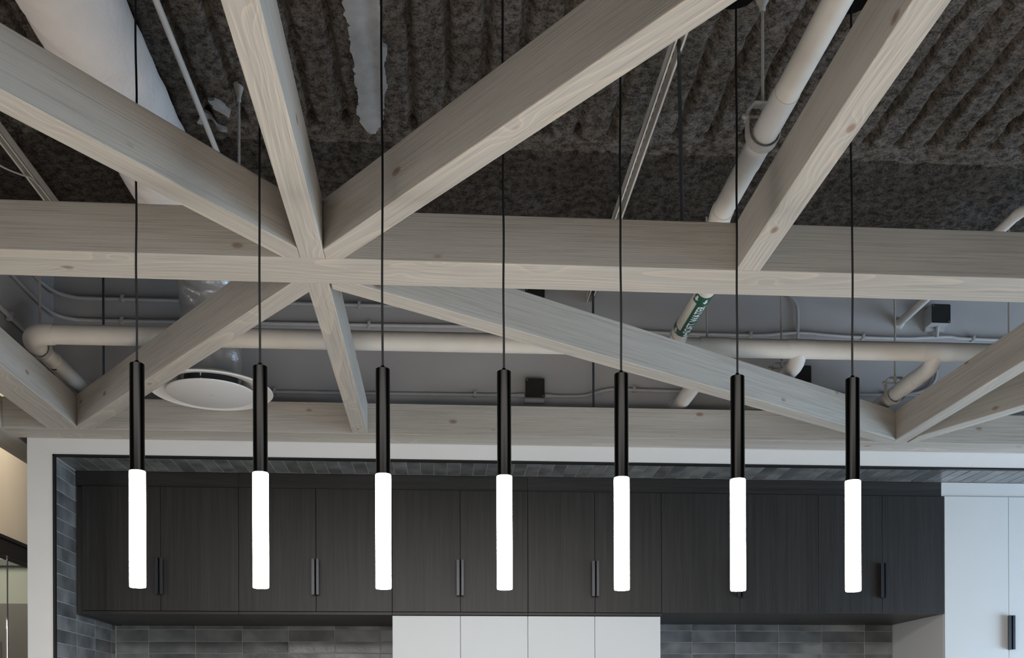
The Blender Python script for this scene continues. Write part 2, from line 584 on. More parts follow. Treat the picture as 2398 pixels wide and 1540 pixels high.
# tiled soffit
sof = wall('soffit', box(XL - 0.01, 3.9, 4.712, 5.02, ZSOF + 0.0018, ZSOF + 0.05), GROUT, 'tiled soffit over the dark upper cabinets', 'soffit')
for k in range(-1, 82):
    a = max(-1.734 + 0.06505 * k, -1.797)
    b_ = -1.734 + 0.06505 * (k + 1)
    place_tile(get_tile(b_ - a - G, 0.236, 0.009), sof, ((a + b_) / 2, 4.721 + 0.118, ZSOF + 0.0045))
# slim black edge trim around the niche opening
b1 = box(-1.807, 3.9, YW - 0.003, YW + 0.022, 1.2435, 1.2525, 0.001)
box(-1.807, -1.798, YW - 0.003, YW + 0.022, -0.55, 1.2525, 0.001, b1)
wall('trim_1', b1, BLACKTRIM, 'slim black metal edge trim around the niche opening', 'trim')

# sprayed metal deck with flutes along the depth, holes at the flute ends


def lattice_noise(x, y, cell, seed):
    r_ = np.random.default_rng(seed)
    n = 600
    g = r_.random((n, n)).astype(np.float32)
    u, v = x / cell, y / cell
    i, j = np.floor(u).astype(int), np.floor(v).astype(int)
    fu, fv_ = u - i, v - j
    fu, fv_ = fu * fu * (3 - 2 * fu), fv_ * fv_ * (3 - 2 * fv_)
    a = g[i % n, j % n] * (1 - fu) + g[(i + 1) % n, j % n] * fu
    b = g[i % n, (j + 1) % n] * (1 - fu) + g[(i + 1) % n, (j + 1) % n] * fu
    return a * (1 - fv_) + b * fv_ - 0.5


def fbm(x, y, cell, seed, octv=4):
    s, a = 0, 1.0
    for k in range(octv):
        s = s + a * lattice_noise(x, y, cell / 2 ** k, seed + k)
        a *= 0.55
    return s


def grid_object(name, xs, ys, zf, mat):
    X, Y = np.meshgrid(xs, ys, indexing='ij')
    Z = zf(X, Y)
    nx, ny = X.shape
    co = np.stack([X, Y, Z], -1).reshape(-1, 3)
    idx = np.arange(nx * ny).reshape(nx, ny)
    q = np.stack([idx[:-1, :-1], idx[:-1, 1:], idx[1:, 1:], idx[1:, :-1]], -1).reshape(-1, 4)   # faces look down
    me = bpy.data.meshes.new(name)
    me.vertices.add(len(co))
    me.vertices.foreach_set('co', co.ravel())
    me.loops.add(q.size)
    me.loops.foreach_set('vertex_index', q.ravel())
    me.polygons.add(len(q))
    me.polygons.foreach_set('loop_start', np.arange(0, q.size, 4))
    me.update(calc_edges=True)
    me.polygons.foreach_set('use_smooth', np.ones(len(q), bool))
    me.materials.append(mat)
    o = bpy.data.objects.new(name, me)
    link(o)
    o.location = (0, 0, H)
    return o


PITCH, PH = 0.1205, -0.345
YEND = 3.572


def deck_z(X, Y):
    wob = 0.012 * fbm(X, Y, 0.35, 3, 3)
    t = ((X + wob - PH) / PITCH + 0.5) % 1.0 - 0.5
    wid = 0.095 + 0.09 * fbm(X, Y, 0.09, 21, 3)
    g = np.exp(-(np.abs(t) / np.clip(wid, 0.06, 0.4)) ** 2.2)
    fade = 1 / (1 + np.exp((Y - YEND + 0.01) / 0.008))
    z = ZDECK + 0.032 * g * fade * (0.9 + 0.7 * fbm(X, Y, 0.2, 33, 2))
    hole = np.exp(-((np.abs(t) * PITCH) / (0.016 + 0.012 * fbm(X, Y, 0.05, 77, 2))) ** 4) * np.exp(-((Y - YEND + 0.012) / 0.020) ** 4)
    z = z + 0.085 * hole
    z = z + 0.0075 * fbm(X, Y, 0.024, 51, 2) + 0.012 * fbm(X, Y, 0.5, 61, 2)
    return z


ys1 = np.concatenate([np.arange(0.8, 3.40, 0.016), np.arange(3.40, 3.685, 0.006)])
ceil = grid_object('ceiling', np.arange(-2.6, 3.6, 0.0065), ys1, deck_z, DECK)
tag(ceil, 'grey sprayed fireproofing over a fluted deck ceiling', 'ceiling', kind='structure')


def haunch_z(X, Y):
    s = np.clip((Y - 3.66) / 0.05, 0, 1)
    return ZDECK - 0.002 - 0.012 * s - 0.03 * (Y - 3.66) + 0.045 * np.exp(-((Y - 3.655) / 0.014) ** 2) + 0.010 * fbm(X, Y, 0.030, 91, 3) + 0.012 * fbm(X, Y, 0.4, 95, 2)


cl2 = grid_object('ceiling_beam_casing', np.arange(-2.6, 3.6, 0.009), np.arange(3.655, 4.73, 0.009), haunch_z, DECK2)
tag(cl2, 'darker sprayed casing of the steel beam beyond the flute ends', 'ceiling', kind='structure')

# bare patches where the fireproofing has come away
patch_big = [(-0.290, 2.86), (-0.186, 2.86), (-0.186, 2.93), (-0.184, 3.00), (-0.187, 3.11), (-0.172, 3.15), (-0.176, 3.19), (-0.186, 3.23), (-0.183, 3.32),
             (-0.196, 3.40), (-0.208, 3.50), (-0.214, 3.56), (-0.238, 3.61), (-0.262, 3.60), (-0.281, 3.566), (-0.292, 3.50), (-0.296, 3.468),
             (-0.284, 3.40), (-0.289, 3.306), (-0.281, 3.22), (-0.291, 3.13), (-0.2846, 3.044), (-0.294, 2.97)]


def deck_smooth(X, Y):
    t = ((X - PH) / PITCH + 0.5) % 1.0 - 0.5
    return ZDECK + 0.030 * np.exp(-(np.abs(t) / 0.16) ** 2.6) + 0.012 * fbm(X, Y, 0.5, 61, 2)


def patch(poly, seed, drop, flat=0.0):
    """thin sheet with a ragged outline that follows the deck"""
    rr = random.Random(seed)
    out = []
    n = len(poly)
    for i in range(n):
        p, q = Vector((*poly[i], 0)), Vector((*poly[(i + 1) % n], 0))
        k = max(1, int((q - p).length / 0.010))
        for s_ in range(k):
            v = p.lerp(q, s_ / k)
            m_ = rr.choice((0.001, 0.003, 0.007))
            out.append((v.x + rr.uniform(-m_, m_), v.y + rr.uniform(-m_, m_) * 0.5))
    b = bmesh.new()
    b.faces.new([b.verts.new((x, y, 0)) for x, y in out])
    xs_, ys_ = [p[0] for p in out], [p[1] for p in out]
    for ax, lo, hi in ((0, min(xs_), max(xs_)), (1, min(ys_), max(ys_))):
        c = lo + 0.01
        while c < hi:
            g = list(b.verts) + list(b.edges) + list(b.faces)
            bmesh.ops.bisect_plane(b, geom=g, plane_co=(c, 0, 0) if ax == 0 else (0, c, 0), plane_no=(1, 0, 0) if ax == 0 else (0, 1, 0))
            c += 0.013 if ax == 0 else 0.03
    X = np.array([v.co.x for v in b.verts])
    Y = np.array([v.co.y for v in b.verts])
    Z = deck_smooth(X, Y) * (1 - flat) + flat * (ZDECK + 0.002) - drop
    for v, z in zip(b.verts, Z): v.co.z = z
    r_ = bmesh.ops.extrude_face_region(b, geom=list(b.faces))
    for e in r_['geom']:
        if isinstance(e, bmesh.types.BMVert): e.co.z += 0.012
    return b


build('bare_patch', patch(patch_big, 1, 0.010, 0.75), BAREDECK, ceil, sm=True)
build('bare_patch', patch([(-0.80, 3.44), (-0.775, 3.435), (-0.757, 3.455), (-0.735, 3.50), (-0.75, 3.53), (-0.768, 3.505), (-0.79, 3.485)], 2, 0.010), BAREDECK, ceil, sm=True)
build('bare_patch', patch([(-0.865, 3.555), (-0.845, 3.535), (-0.83, 3.55), (-0.80, 3.585), (-0.77, 3.60), (-0.775, 3.615), (-0.83, 3.61), (-0.85, 3.585)], 3, 0.012), BAREDECK, ceil, sm=True)

# warm partition wall on the far left, with its dark header, glass and the room behind
XP = -3.0
KP = 3.0 / 2.2
wall('wall_partition', box(XP - 0.10, XP, 3.0, 11.0, 0.944 * KP, 2.4), TANWALL, 'warm lit plaster wall above the glass partition at far left')
hd = empty('window_1', (XP, 5.2 * KP, -1.45), 'glass partition with dark bronze header beside the white pier', 'partition', kind='structure')
build('frame_header', box(XP - 0.09, XP + 0.012, 3.0, 11.0, 0.848 * KP, 0.925 * KP, 0.002), FRAME, hd)
build('frame_header_trim', box(XP - 0.09, XP + 0.022, 3.0, 11.0, 0.925 * KP, 0.944 * KP, 0.002), FRAME, hd)
YJ = 5.2 * KP
build('glass_pane', box(XP - 0.046, XP - 0.034, 3.0, YJ - 0.006, -1.45, 0.848 * KP), GLASS, hd)
build('glass_pane', box(XP - 0.046, XP - 0.034, YJ + 0.006, 11.0, -1.45, 0.848 * KP), GLASS, hd)
build('joint_post', box(XP - 0.045, XP - 0.035, YJ - 0.005, YJ + 0.005, -1.45, 0.848 * KP, 0.001), CHROME, hd)
YFAR = 7.6 * KP
wall('wall_far', box(-8, XP - 0.12, YFAR, YFAR + 0.1, 0.90 * KP, 2.4), FARPALE, 'pale wall of the room seen through the glass partition')
wall('wall_far_lower', box(-8, XP - 0.12, YFAR - 0.02, YFAR + 0.1, -1.45, 0.90 * KP), FARBROWN, 'brown lower wall of the room seen through the glass partition')
tr = build('trim_2', box(-8, XP - 0.12, YFAR - 0.08, YFAR, 1.175 * KP, 1.222 * KP, 0.004), FRAME)
tag(tr, 'dark horizontal rail on the pale wall behind the glass', 'trim', kind='structure')
pn = build('trim_3', box(-3.45 * KP, -3.30 * KP, YFAR - 0.035, YFAR - 0.02, -1.0, 0.62 * KP, 0.004), plain('pale_panel', (0.20, 0.17, 0.15), 0.5))
tag(pn, 'square panel on the brown wall behind the glass', 'panel', kind='structure')

# ------------------------------------------------------------------ timber grid


def clip(poly, n, d):
    """keep the side where n.p <= d"""
    out = []
    for i in range(len(poly)):
        p, q = poly[i], poly[(i + 1) % len(poly)]
        a, b = n[0] * p[0] + n[1] * p[1] - d, n[0] * q[0] + n[1] * q[1] - d
        if a <= 0: out.append(p)
        if (a < 0 < b) or (b < 0 < a):
            t = a / (a - b)
            out.append((p[0] + (q[0] - p[0]) * t, p[1] + (q[1] - p[1]) * t))
    return out


def beam(ang, o1, o2, clips, label, z0=ZBEAM, z1=ZTOP, reach=6.0):
    a = R(ang)
    d = (math.cos(a), math.sin(a))
    n = (-d[1], d[0])
    lo, hi = min(o1, o2), max(o1, o2)
    poly = [(n[0] * o + d[0] * s, n[1] * o + d[1] * s) for o, s in ((lo, -reach), (lo, reach), (hi, reach), (hi, -reach))]
    for cn, cdist in clips: poly = clip(poly, cn, cdist)
    cx = sum(p[0] for p in poly) / len(poly)
    cy = sum(p[1] for p in poly) / len(poly)
    bm_ = prism(poly, z0, z1, 0.0022)
    o = build('timber_beam', bm_, WOOD, origin=(cx, cy, z0), rotz=a)
    return tag(o, label, 'beam', 'grey-washed timber ceiling grid')


YM0, YM1, YR0, YR1 = 2.838, 3.000, 4.545, 4.698
S = 0.0006
LX, GX = (1, 0), (-1, 0)      # x <= d ; x >= -d
LY, GY = (0, 1), (0, -1)
beam(0, YM0, YM1, [(LX, 3.6), (GX, 1.967)], 'long grey-washed timber beam running level across the middle of the picture')
beam(0, YR0, YR1, [(LX, 3.6), ((-1, 0), 1.967)], 'grey-washed timber beam along the top of the white wall')
beam(51.89, 2.033, 2.107, [(LX, -0.4035 - S), (LY, YM0 - S), (GX, 1.966)], 'timber beam slanting from top left corner down to the star joint')
beam(90, 0.4035, 0.3325, [(LY, YM0 - S), (GY, -0.8)], 'timber beam from top edge down to the star joint, between the two slanting ones')
beam(127.83, -1.4455, -1.519, [(GX, 0.3325 - S), (LY, YM0 - S), (GY, -0.9)], 'timber beam slanting from top centre down-left to the star joint')
beam(90.15, -0.8715, -0.9435, [(LY, YM0 - S), (GY, -0.8)], 'timber beam from upper right corner meeting the middle beam beside the big pipe')
beam(128.01, -1.491, -1.564, [(GY, -YM1 - S), (LX, -0.4035 - S), (LY, YR0 - S), (GX, 1.628 - S)], 'timber beam slanting from the star joint down-left, in front of the air diffuser')
beam(90.1, 0.4035, 0.3345, [(GY, -YM1 - S), (LY, YR0 - S)], 'short timber beam from the star joint back to the rear beam')
beam(32.16, 2.674, 2.749, [(GY, -YM1 - S), (GX, 0.3345 - S), (LY, YR0 - S), (LX, 2.138 - S)], 'long timber beam slanting from the star joint down-right to the rear beam')
beam(90.2, -2.152, -2.222, [(LY, YR0 - S), (GY, -YM1 - S)], 'upper of the two timber beams fanning out at the right edge')
beam(115.43, -3.909, -3.985, [(LY, YR0 - S), (GX, -2.2165 - S), (GY, -YM1 - S), (LX, 3.4)], 'lower of the two timber beams fanning out at the right edge')
beam(90, 1.628, 1.769, [(LY, YR0 - S), (GY, -YM1 - S)], 'thick timber beam at left edge meeting the rear beam beside the first pendant')
beam(90, 1.968, 2.117, [(LY, 6.2), (GY, -1.1)], 'timber beam passing outside the white pier at far left')

# ------------------------------------------------------------------ suspended rods for the grid


def rod(p0, p1, r, mat, label, cat='rod', group=None, name='hanger_rod'):
    t = empty(name, p0, label, cat, group)
    build('shank', tube([p0, p1], r, 10), mat, t, sm=True)
    d = (Vector(p1) - Vector(p0)).normalized()
    bmn = bmesh.new()
    q = Vector(p0)
    nut = tube([q + d * 0.001, q + d * 0.010], r * 2.0, 6)
    build('nut', nut, mat, t)
    return t


rod((0.725, 2.92, ZTOP), (0.7135, 2.92, 2.17), 0.0058, BLUEROD, 'bluish steel rod rising from the middle beam beside the slotted channel', name='hanger_rod')
rod((0.715, 4.62, ZTOP), (0.715, 4.62, 2.12), 0.0055, BLUEROD, 'dark rod rising from the rear beam beside the square black box', name='hanger_rod')
rod((-1.548, 4.62, ZTOP), (-1.548, 4.62, 2.12), 0.0055, BLUEROD, 'dark rod in front of the grey wall behind the first pendant', name='hanger_rod')
t = empty('hanger_rod', (-0.683, 3.38, ZTOP), 'grey painted rod with a flared top, left of the upright beam', 'rod')
build('shank', tube([(-0.683, 3.38, ZTOP), (-0.683, 3.38, 2.13)], 0.0045, 10), STEEL, t, sm=True)
build('ceiling_plug', lathe([(0.005, 2.100), (0.0075, 2.104), (0.0075, 2.118), (0.012, 2.135), (0.018, 2.16), (0.0, 2.16)], -0.683, 3.38, 16), STEEL, t, sm=True)

# ------------------------------------------------------------------ pendants
PX = [-0.757, -0.4555, -0.150, 0.157, 0.459, 0.7635, 1.070]
PZ = [(0.8935, 0.6266)] * 7
plabels = ['first pendant lamp from the left, hanging beside the white pier',
           'second pendant lamp from the left, in front of the air diffuser',
           'third pendant lamp from the left, just right of the short timber beam',
           'middle pendant lamp of the seven, left of the square black wall box',
           'fifth pendant lamp from the left, in front of the long slanting beam',
           'sixth pendant lamp from the left, beside the soft water pipe',
           'rightmost pendant lamp, near the white tall cabinet']
for i, px in enumerate(PX):
    t = empty('pendant_lamp', (px, 2.5, 0.338), plabels[i], 'pendant lamp', 'row of tube pendants')
    rr = random.Random(40 + i)
    zt = 0.8935
    prof = [(0.0, zt), (0.0165, zt), (0.0180, zt - 0.0015), (0.0180, 0.6275), (0.0165, 0.6265), (0.0, 0.6265)]
    build('housing', lathe(prof, px, 2.5, 40), BLACKMETAL, t, sm=True)
    g = [(0.0, 0.6262), (0.0190, 0.6262), (0.0198, 0.6245), (0.0198, 0.341), (0.0188, 0.3385), (0.0, 0.338)]
    build('glowing_tube', lathe(g, px, 2.5, 40), LAMP, t, sm=True)
    zs = np.linspace(zt, 1.886, 26)
    k1, k2, ph = rr.uniform(0.0, 0.0022), rr.uniform(0.0, 0.0014), rr.uniform(0, 6)
    env = lambda z: math.sin(math.pi * (z - zt) / (1.886 - zt))
    cp = [(px + env(z) * (k1 * math.sin(9 * z + ph) + k2 * math.sin(21 * z + ph)), 2.5, z) for z in zs]
    build('cord', tube(cp, 0.0028, 8), CORD, t, sm=True)
    build('cord_grip', lathe([(0.0, zt + 0.008), (0.0045, zt + 0.008), (0.006, zt), (0.0, zt)], px, 2.5, 16), BLACKMETAL, t, sm=True)
    cn = build('canopy', lathe([(0.0, 1.885), (0.004, 1.885), (0.057, 1.886), (0.060, 1.889), (0.060, 1.908), (0.0, 1.908)], px, 2.5, 40), BLACKMETAL, t, sm=True)
    build('strain_relief', lathe([(0.003, 1.874), (0.0075, 1.875), (0.0085, 1.886), (0.003, 1.886)], px, 2.5, 16), BLACKMETAL, cn, sm=True)
    build('mounting_stem', tube([(px, 2.5, 1.907), (px, 2.5, 2.15)], 0.008, 12), STEEL, t, sm=True)

# ------------------------------------------------------------------ kitchen cabinets
TH = 0.02
GAP = 0.0022


def pull(parent, seam, side, z0, z1):
    """folded tab pull on the edge of a door"""
    x0, x1 = (seam - 0.0195, seam - 0.0025) if side < 0 else (seam + 0.0025, seam + 0.0175)
    b = box(x0, x1, YF - 0.031, YF - 0.027, z0, z1, 0.0008)
    xe = (x1 - 0.003, x1) if side < 0 else (x0, x0 + 0.003)
    box(xe[0], xe[1], YF - 0.031, YF + 0.002, z0, z1, 0.0008, b)
    return build('handle', b, HANDLE, parent)


def upper(x0, xm, x1, z0, z1, label, rail):
    t = empty('upper_cabinet', ((x0 + x1) / 2, (YF + YB) / 2, z0), label, 'cabinet', 'dark upper cabinets')
    build('body', box(x0 + 0.0005, x1 - 0.0005, YF + TH + 0.001, YB - 0.001, (z0 - 0.016) if rail else z0 + 0.001, z1 + 0.001, 0.001), DARKV, t)
    for a, b_, s in ((x0, xm, -1), (xm, x1, 1)):
        d = build('door', box(a + GAP / 2, b_ - GAP / 2, YF, YF + TH, z0, z1, 0.0012), DARKV, t)
        pull(d, xm, s, 0.635, 0.8145)
    if rail:
        build('light_rail', box(x0 + 0.0005, x1 - 0.0005, YF + 0.001, YF + TH, z0 - 0.0165, z0 - 0.002, 0.001), DARKH, t)
    return t


ZT = 1.1675
seams = [(-1.7655, -1.391, -1.0115), (-1.0115, -0.6315, -0.2545), (-0.2545, 0.087, 0.429), (0.429, 0.771, 1.115), (1.115, 1.5226, 1.937), (1.937, 2.277, 2.6095)]
ulabels = ['dark upper cabinet at far left, next to the tiled return', 'dark upper cabinet above the left stretch of tiles, second from left',
           'dark upper cabinet over the left pair of white doors', 'dark upper cabinet over the right pair of white doors',
           'dark upper cabinet behind the sixth pendant, above the right tiles', 'dark upper cabinet at far right, next to the white tall cabinet']
for i, ((a, m_, b_), lb) in enumerate(zip(seams, ulabels)):
    upper(a, m_, b_, 0.5557, ZT, lb, i < 4)
f0 = build('filler_strip', box(-1.7965, -1.7665, YF + 0.018, YB - 0.002, 0.5375, ZT, 0.0008), DARKV)
tag(f0, 'narrow dark filler between far left cabinet and tiled return', 'filler')
for a, b_, lb in ((-1.797, -1.0115, 'dark horizontal-grain panel under the soffit, left length'), (-1.0115, 0.429, 'dark horizontal-grain panel under the soffit, middle length'),
                  (0.429, 2.598, 'dark horizontal-grain panel under the soffit, right length')):
    o = build('fascia_panel', box(a + 0.0006, b_ - 0.0006, YF + 0.008, YF + 0.035, ZT + 0.002, ZSOF - 0.001, 0.0008), DARKH)
    tag(o, lb, 'panel', 'fascia above the cabinets')


def tall(x0, xm, x1, z1, label, handles, cap):
    t = empty('tall_cabinet', ((x0 + x1) / 2, (YF + YB) / 2, -1.45), label, 'cabinet', 'white tall cabinets')
    build('body', box(x0 + 0.001, x1 - 0.001, YF + TH + 0.001, YB - 0.001, -1.45, z1 - 0.001, 0.001), GREYLAM, t)
    for a, b_, s in ((x0, xm, -1), (xm, x1, 1)):
        d = build('door', box(a + GAP / 2, b_ - GAP / 2, YF, YF + TH, -1.35, z1, 0.0012), WHITELAM, t)
        if handles: pull(d, xm, s, 0.3685, 0.5464)
    if cap:
        build('top_filler', box(x0 - 0.012, x1, YF + 0.008, YF + 0.03, z1 + 0.0015, ZSOF - 0.001, 0.0008), WHITELAM, t)
    return t


tall(-0.2545, 0.0865, 0.4275, 0.5355, 'pair of white doors below the dark cabinets, left of centre', False, False)
tall(0.4275, 0.7695, 1.1085, 0.5355, 'pair of white doors below the dark cabinets, right of centre', False, False)
tall(2.611, 2.9585, 3.306, 1.1695, 'tall white cabinet with black pulls at right edge', True, True)

# ------------------------------------------------------------------ conduits and boxes on the grey wall
YC = 4.685


def strap(parent, p, r, axis='X'):
    x, y, z = p
    b = box(x - 0.006, x + 0.006, y - r - 0.003, y + 0.015, z - r - 0.003, z + r + 0.003, 0.001)
    box(x - 0.0075, x + 0.0075, y - 0.008, y + 0.015, z + r, z + r + 0.010, 0.001, b)
    o = build('strap', b, CONDUIT, parent)
    s = tube([(x, y - 0.011, z + r + 0.006), (x, y - 0.006, z + r + 0.006)], 0.003, 8)
    build('screw', s, STEEL, o)
    return o


def conduit(pts, r, label, straps=(), n=8, cplr=()):
    P = catmull(pts, n)
    t = empty('conduit', pts[0], label, 'conduit', 'grey conduits')
    build('tube', tube(P, r, 14), CONDUIT, t, sm=True)
    for s in straps: strap(t, s, r)
    for c in cplr:
        build('coupling', tube([(c[0] - 0.018, c[1], c[2]), (c[0] + 0.018, c[1], c[2])], r * 1.35, 14), CONDUIT, t, sm=True)
    return t


conduit([(-1.789, 3.2, 1.976), (-1.789, 4.2, 1.975), (-1.789, 4.45, 1.975), (-1.785, 4.54, 1.975), (-1.764, 4.625, 1.975), (-1.712, 4.672, 1.975), (-1.64, YC, 1.975), (-1.40, YC, 1.975), (-0.5, YC, 1.975), (-0.15, YC, 1.975)],
        0.0085, 'upper of two conduits bending round the grey corner at left', [(-1.485, YC, 1.976), (-0.391, YC, 1.976)])
conduit([(-1.788, 3.2, 1.872), (-1.788, 4.2, 1.872), (-1.787, 4.45, 1.872), (-1.783, 4.54, 1.872), (-1.766, 4.625, 1.872), (-1.712, 4.672, 1.872), (-1.62, YC, 1.873), (-1.2, YC, 1.876), (-0.3, YC, 1.882), (0.2, YC, 1.887)],
        0.0085, 'lower of two conduits bending round the grey corner at left', [(-1.487, YC, 1.873), (-0.345, YC, 1.882)])
t = conduit([(-1.782, 2.6, 1.685), (-1.782, 3.6, 1.685), (-1.782, 4.6, 1.685)], 0.011, 'grey conduit on the left return wall above the thick beam')
build('strap', box(-1.797, -1.768, 4.19, 4.204, 1.668, 1.702, 0.002), CONDUIT, t)
conduit([(-1.57, YC, 1.556), (-0.5, YC, 1.557), (0.385, YC, 1.562)], 0.0085, 'conduit low on grey wall left of the square black box', [(-0.787, YC, 1.557), (0.155, YC, 1.561)], cplr=[(0.375, YC, 1.562)])
conduit([(0.49, YC, 1.562), (0.60, YC, 1.562), (0.68, YC, 1.566), (0.735, YC, 1.581), (0.79, YC, 1.596), (0.86, YC, 1.600), (1.1, YC, 1.597), (1.9, YC, 1.597), (2.6, YC, 1.602)],
        0.0085, 'conduit with an upward kink right of the square black box', [(0.923, YC, 1.600), (2.175, YC, 1.599)], cplr=[(0.507, YC, 1.562)])
conduit([(0.90, YC, 1.886), (1.081, YC, 1.878), (1.30, YC, 1.877), (1.544, YC, 1.878), (1.655, YC, 1.889), (1.766, YC, 1.894), (1.877, YC, 1.887), (2.044, YC, 1.88), (2.268, YC, 1.879), (2.381, YC, 1.885), (2.494, YC, 1.892), (2.579, YC, 1.885), (2.9, YC, 1.882)],
        0.0075, 'wavy pale conduit running just above the level water pipe at right', [(1.498, YC, 1.878), (2.06, YC, 1.880), (2.62, YC, 1.884)])
conduit([(1.58, YC, 2.125), (1.66, YC, 2.105), (1.706, YC, 2.062), (1.728, YC, 2.02), (1.731, YC, 1.937), (1.730, YC, 1.86)], 0.0085, 'short conduit curving down the wall behind the rightmost pendant cord')
conduit([(2.431, YC, 1.84), (2.431, YC, 1.736), (2.424, YC, 1.681), (2.392, YC, 1.640), (2.33, YC, 1.612), (2.25, YC, 1.600)], 0.0085, 'conduit curving down below the level pipe at right')


def jbox(x0, x1, z0, z1, yf, label):
    t = empty('junction_box', ((x0 + x1) / 2, YW, z0), label, 'electrical box', 'square electrical boxes')
    build('body', box(x0 + 0.001, x1 - 0.001, yf + 0.002, YW - 0.0005, z0 + 0.001, z1 - 0.001, 0.002), CONDUIT, t)
    build('cover', prism_xz([(x0, z0), (x1, z0), (x1, z1), (x0, z1)], yf - 0.001, yf + 0.002, 0.006), BOXCOVER, t)
    for sx, sz in ((x0 + 0.008, z1 - 0.008), (x1 - 0.008, z0 + 0.008)):
        build('screw', tube([(sx, yf - 0.0025, sz), (sx, yf, sz)], 0.0032, 10), SCREW, t, sm=True)
    build('mounting_tab', box(x0 - 0.002, x1 + 0.002, YW - 0.02, YW - 0.0005, z0 - 0.016, z0 + 0.001, 0.001), CONDUIT, t)
    return t


def prism_xz(poly, y0, y1, rad):
    """rounded rectangle plate facing the camera"""
    (x0, z0), (x1, _), (_, z1), _ = poly
    out = []
    for cx_, cz_, a0 in ((x1 - rad, z0 + rad, -90), (x1 - rad, z1 - rad, 0), (x0 + rad, z1 - rad, 90), (x0 + rad, z0 + rad, 180)):
        for k in range(4):
            a = R(a0 + 30 * k)
            out.append((cx_ + rad * math.cos(a), cz_ + rad * math.sin(a)))
    b = bmesh.new()
    lo = [b.verts.new((x, y0, z)) for x, z in out]
    hi = [b.verts.new((x, y1, z)) for x, z in out]
    b.faces.new(lo)
    b.faces.new(hi[::-1])
    for i in range(len(out)):
        b.faces.new((lo[i], hi[i], hi[(i + 1) % len(out)], lo[(i + 1) % len(out)]))
    return b


jbox(0.3945, 0.486, 1.5435, 1.635, 4.655, 'square black-faced box on the low conduit right of the middle pendant')
bx2 = jbox(2.375, 2.469, 1.933, 2.024, 4.62, 'square black-faced box with visible side near upper right wall')
build('conduit_stub', tube([(2.43, 4.67, 1.934), (2.43, 4.68, 1.885)], 0.0085, 12), CONDUIT, bx2, sm=True)
jbox(0.395, 0.488, 1.972, 2.063, 4.655, 'black box half hidden between the middle beam and the long slanting beam')
jbox(1.692, 1.787, 1.632, 1.724, 4.655, 'black box half hidden behind the branch pipe and the long slanting beam')

# ------------------------------------------------------------------ pipes
ZP, YP, RP = 1.563, 4.045, 0.0385
t = empty('water_pipe', (0.4, YP, ZP - RP), 'level cream pipe with branches, behind the timber beams', 'pipe')


def arc(c, r, a0, a1, plane, n=10):
    out = []
    for k in range(n + 1):
        a = R(a0 + (a1 - a0) * k / n)
        u, v = r * math.cos(a), r * math.sin(a)
        out.append((c[0] + u, c[1] + v, c[2]) if plane == 'XY' else (c[0], c[1] + u, c[2] + v))
    return out


build('run', tube([(-1.55, YP, ZP - 0.006)] + [(x, YP, ZP - 0.006 + 0.012 * (x + 1.55) / 4.2) for x in np.linspace(-1.45, 2.65, 30)], RP, 28), PIPE, t, sm=True)
build('elbow', tube([(-1.548, YP, ZP - 0.006)] + [(p[0], p[1], ZP - 0.006) for p in arc((-1.56, YP + 0.10, 0), 0.10, -90, -180, 'XY')] + [(-1.66, YP + 0.115, ZP - 0.006)], RP + 0.003, 28), PIPE, t, sm=True)
for bx_, zb_, y1 in ((-1.66, ZP - 0.010, 4.698), (1.133, 1.515, 4.698), (1.502, 1.515, 4.698), (2.095, 1.515, 4.698)):
    y0 = YP + 0.11 if bx_ < 0 else YP
    bp_ = [(bx_, y0, zb_)] if bx_ < 0 else [(bx_, YP + 0.004, ZP - 0.006), (bx_, YP + 0.016, zb_ + 0.026), (bx_, YP + 0.036, zb_ + 0.008), (bx_, YP + 0.065, zb_ + 0.001)]
    br = build('branch', tube(bp_ + [(bx_, YP + 0.13, zb_), (bx_, y1, zb_)], 0.0345, 24), PIPE if bx_ < 0 else PIPEGREY, t, sm=True)
    build('joint_collar', tube([(bx_, y0 + 0.16, zb_), (bx_, y0 + 0.30, zb_)], 0.0365, 24), PIPE if bx_ < 0 else PIPEGREY, br, sm=True)
    if bx_ > 0:
        build('tee_collar', tube([(bx_ - 0.06, YP, ZP + 0.004), (bx_ + 0.06, YP, ZP + 0.004)], RP + 0.0008, 28), PIPE, t, sm=True)
    build('wall_plate', tube([(bx_, 4.690, zb_), (bx_, 4.699, zb_)], 0.046, 24), PIPEGREY, br, sm=True)
build('tee_stub', tube([(0.977, YP, ZP), (0.977, YP - 0.020, ZP + 0.020), (0.977, YP - 0.034, ZP + 0.036), (0.977, YP - 0.044, 1.602), (0.977, 3.993, 1.602)], 0.0365, 28), PIPE, t, sm=True)
build('tape_scrap', box(-1.668, -1.648, 4.33, 4.335, ZP - 0.049, ZP - 0.0445), TAPE, t)
for x in (1.106, 2.42):
    hr = build('support_rod', tube([(x, YP, ZP + RP - 0.004), (x, YP, 2.11)], 0.0042, 8), STEEL, t, sm=True)

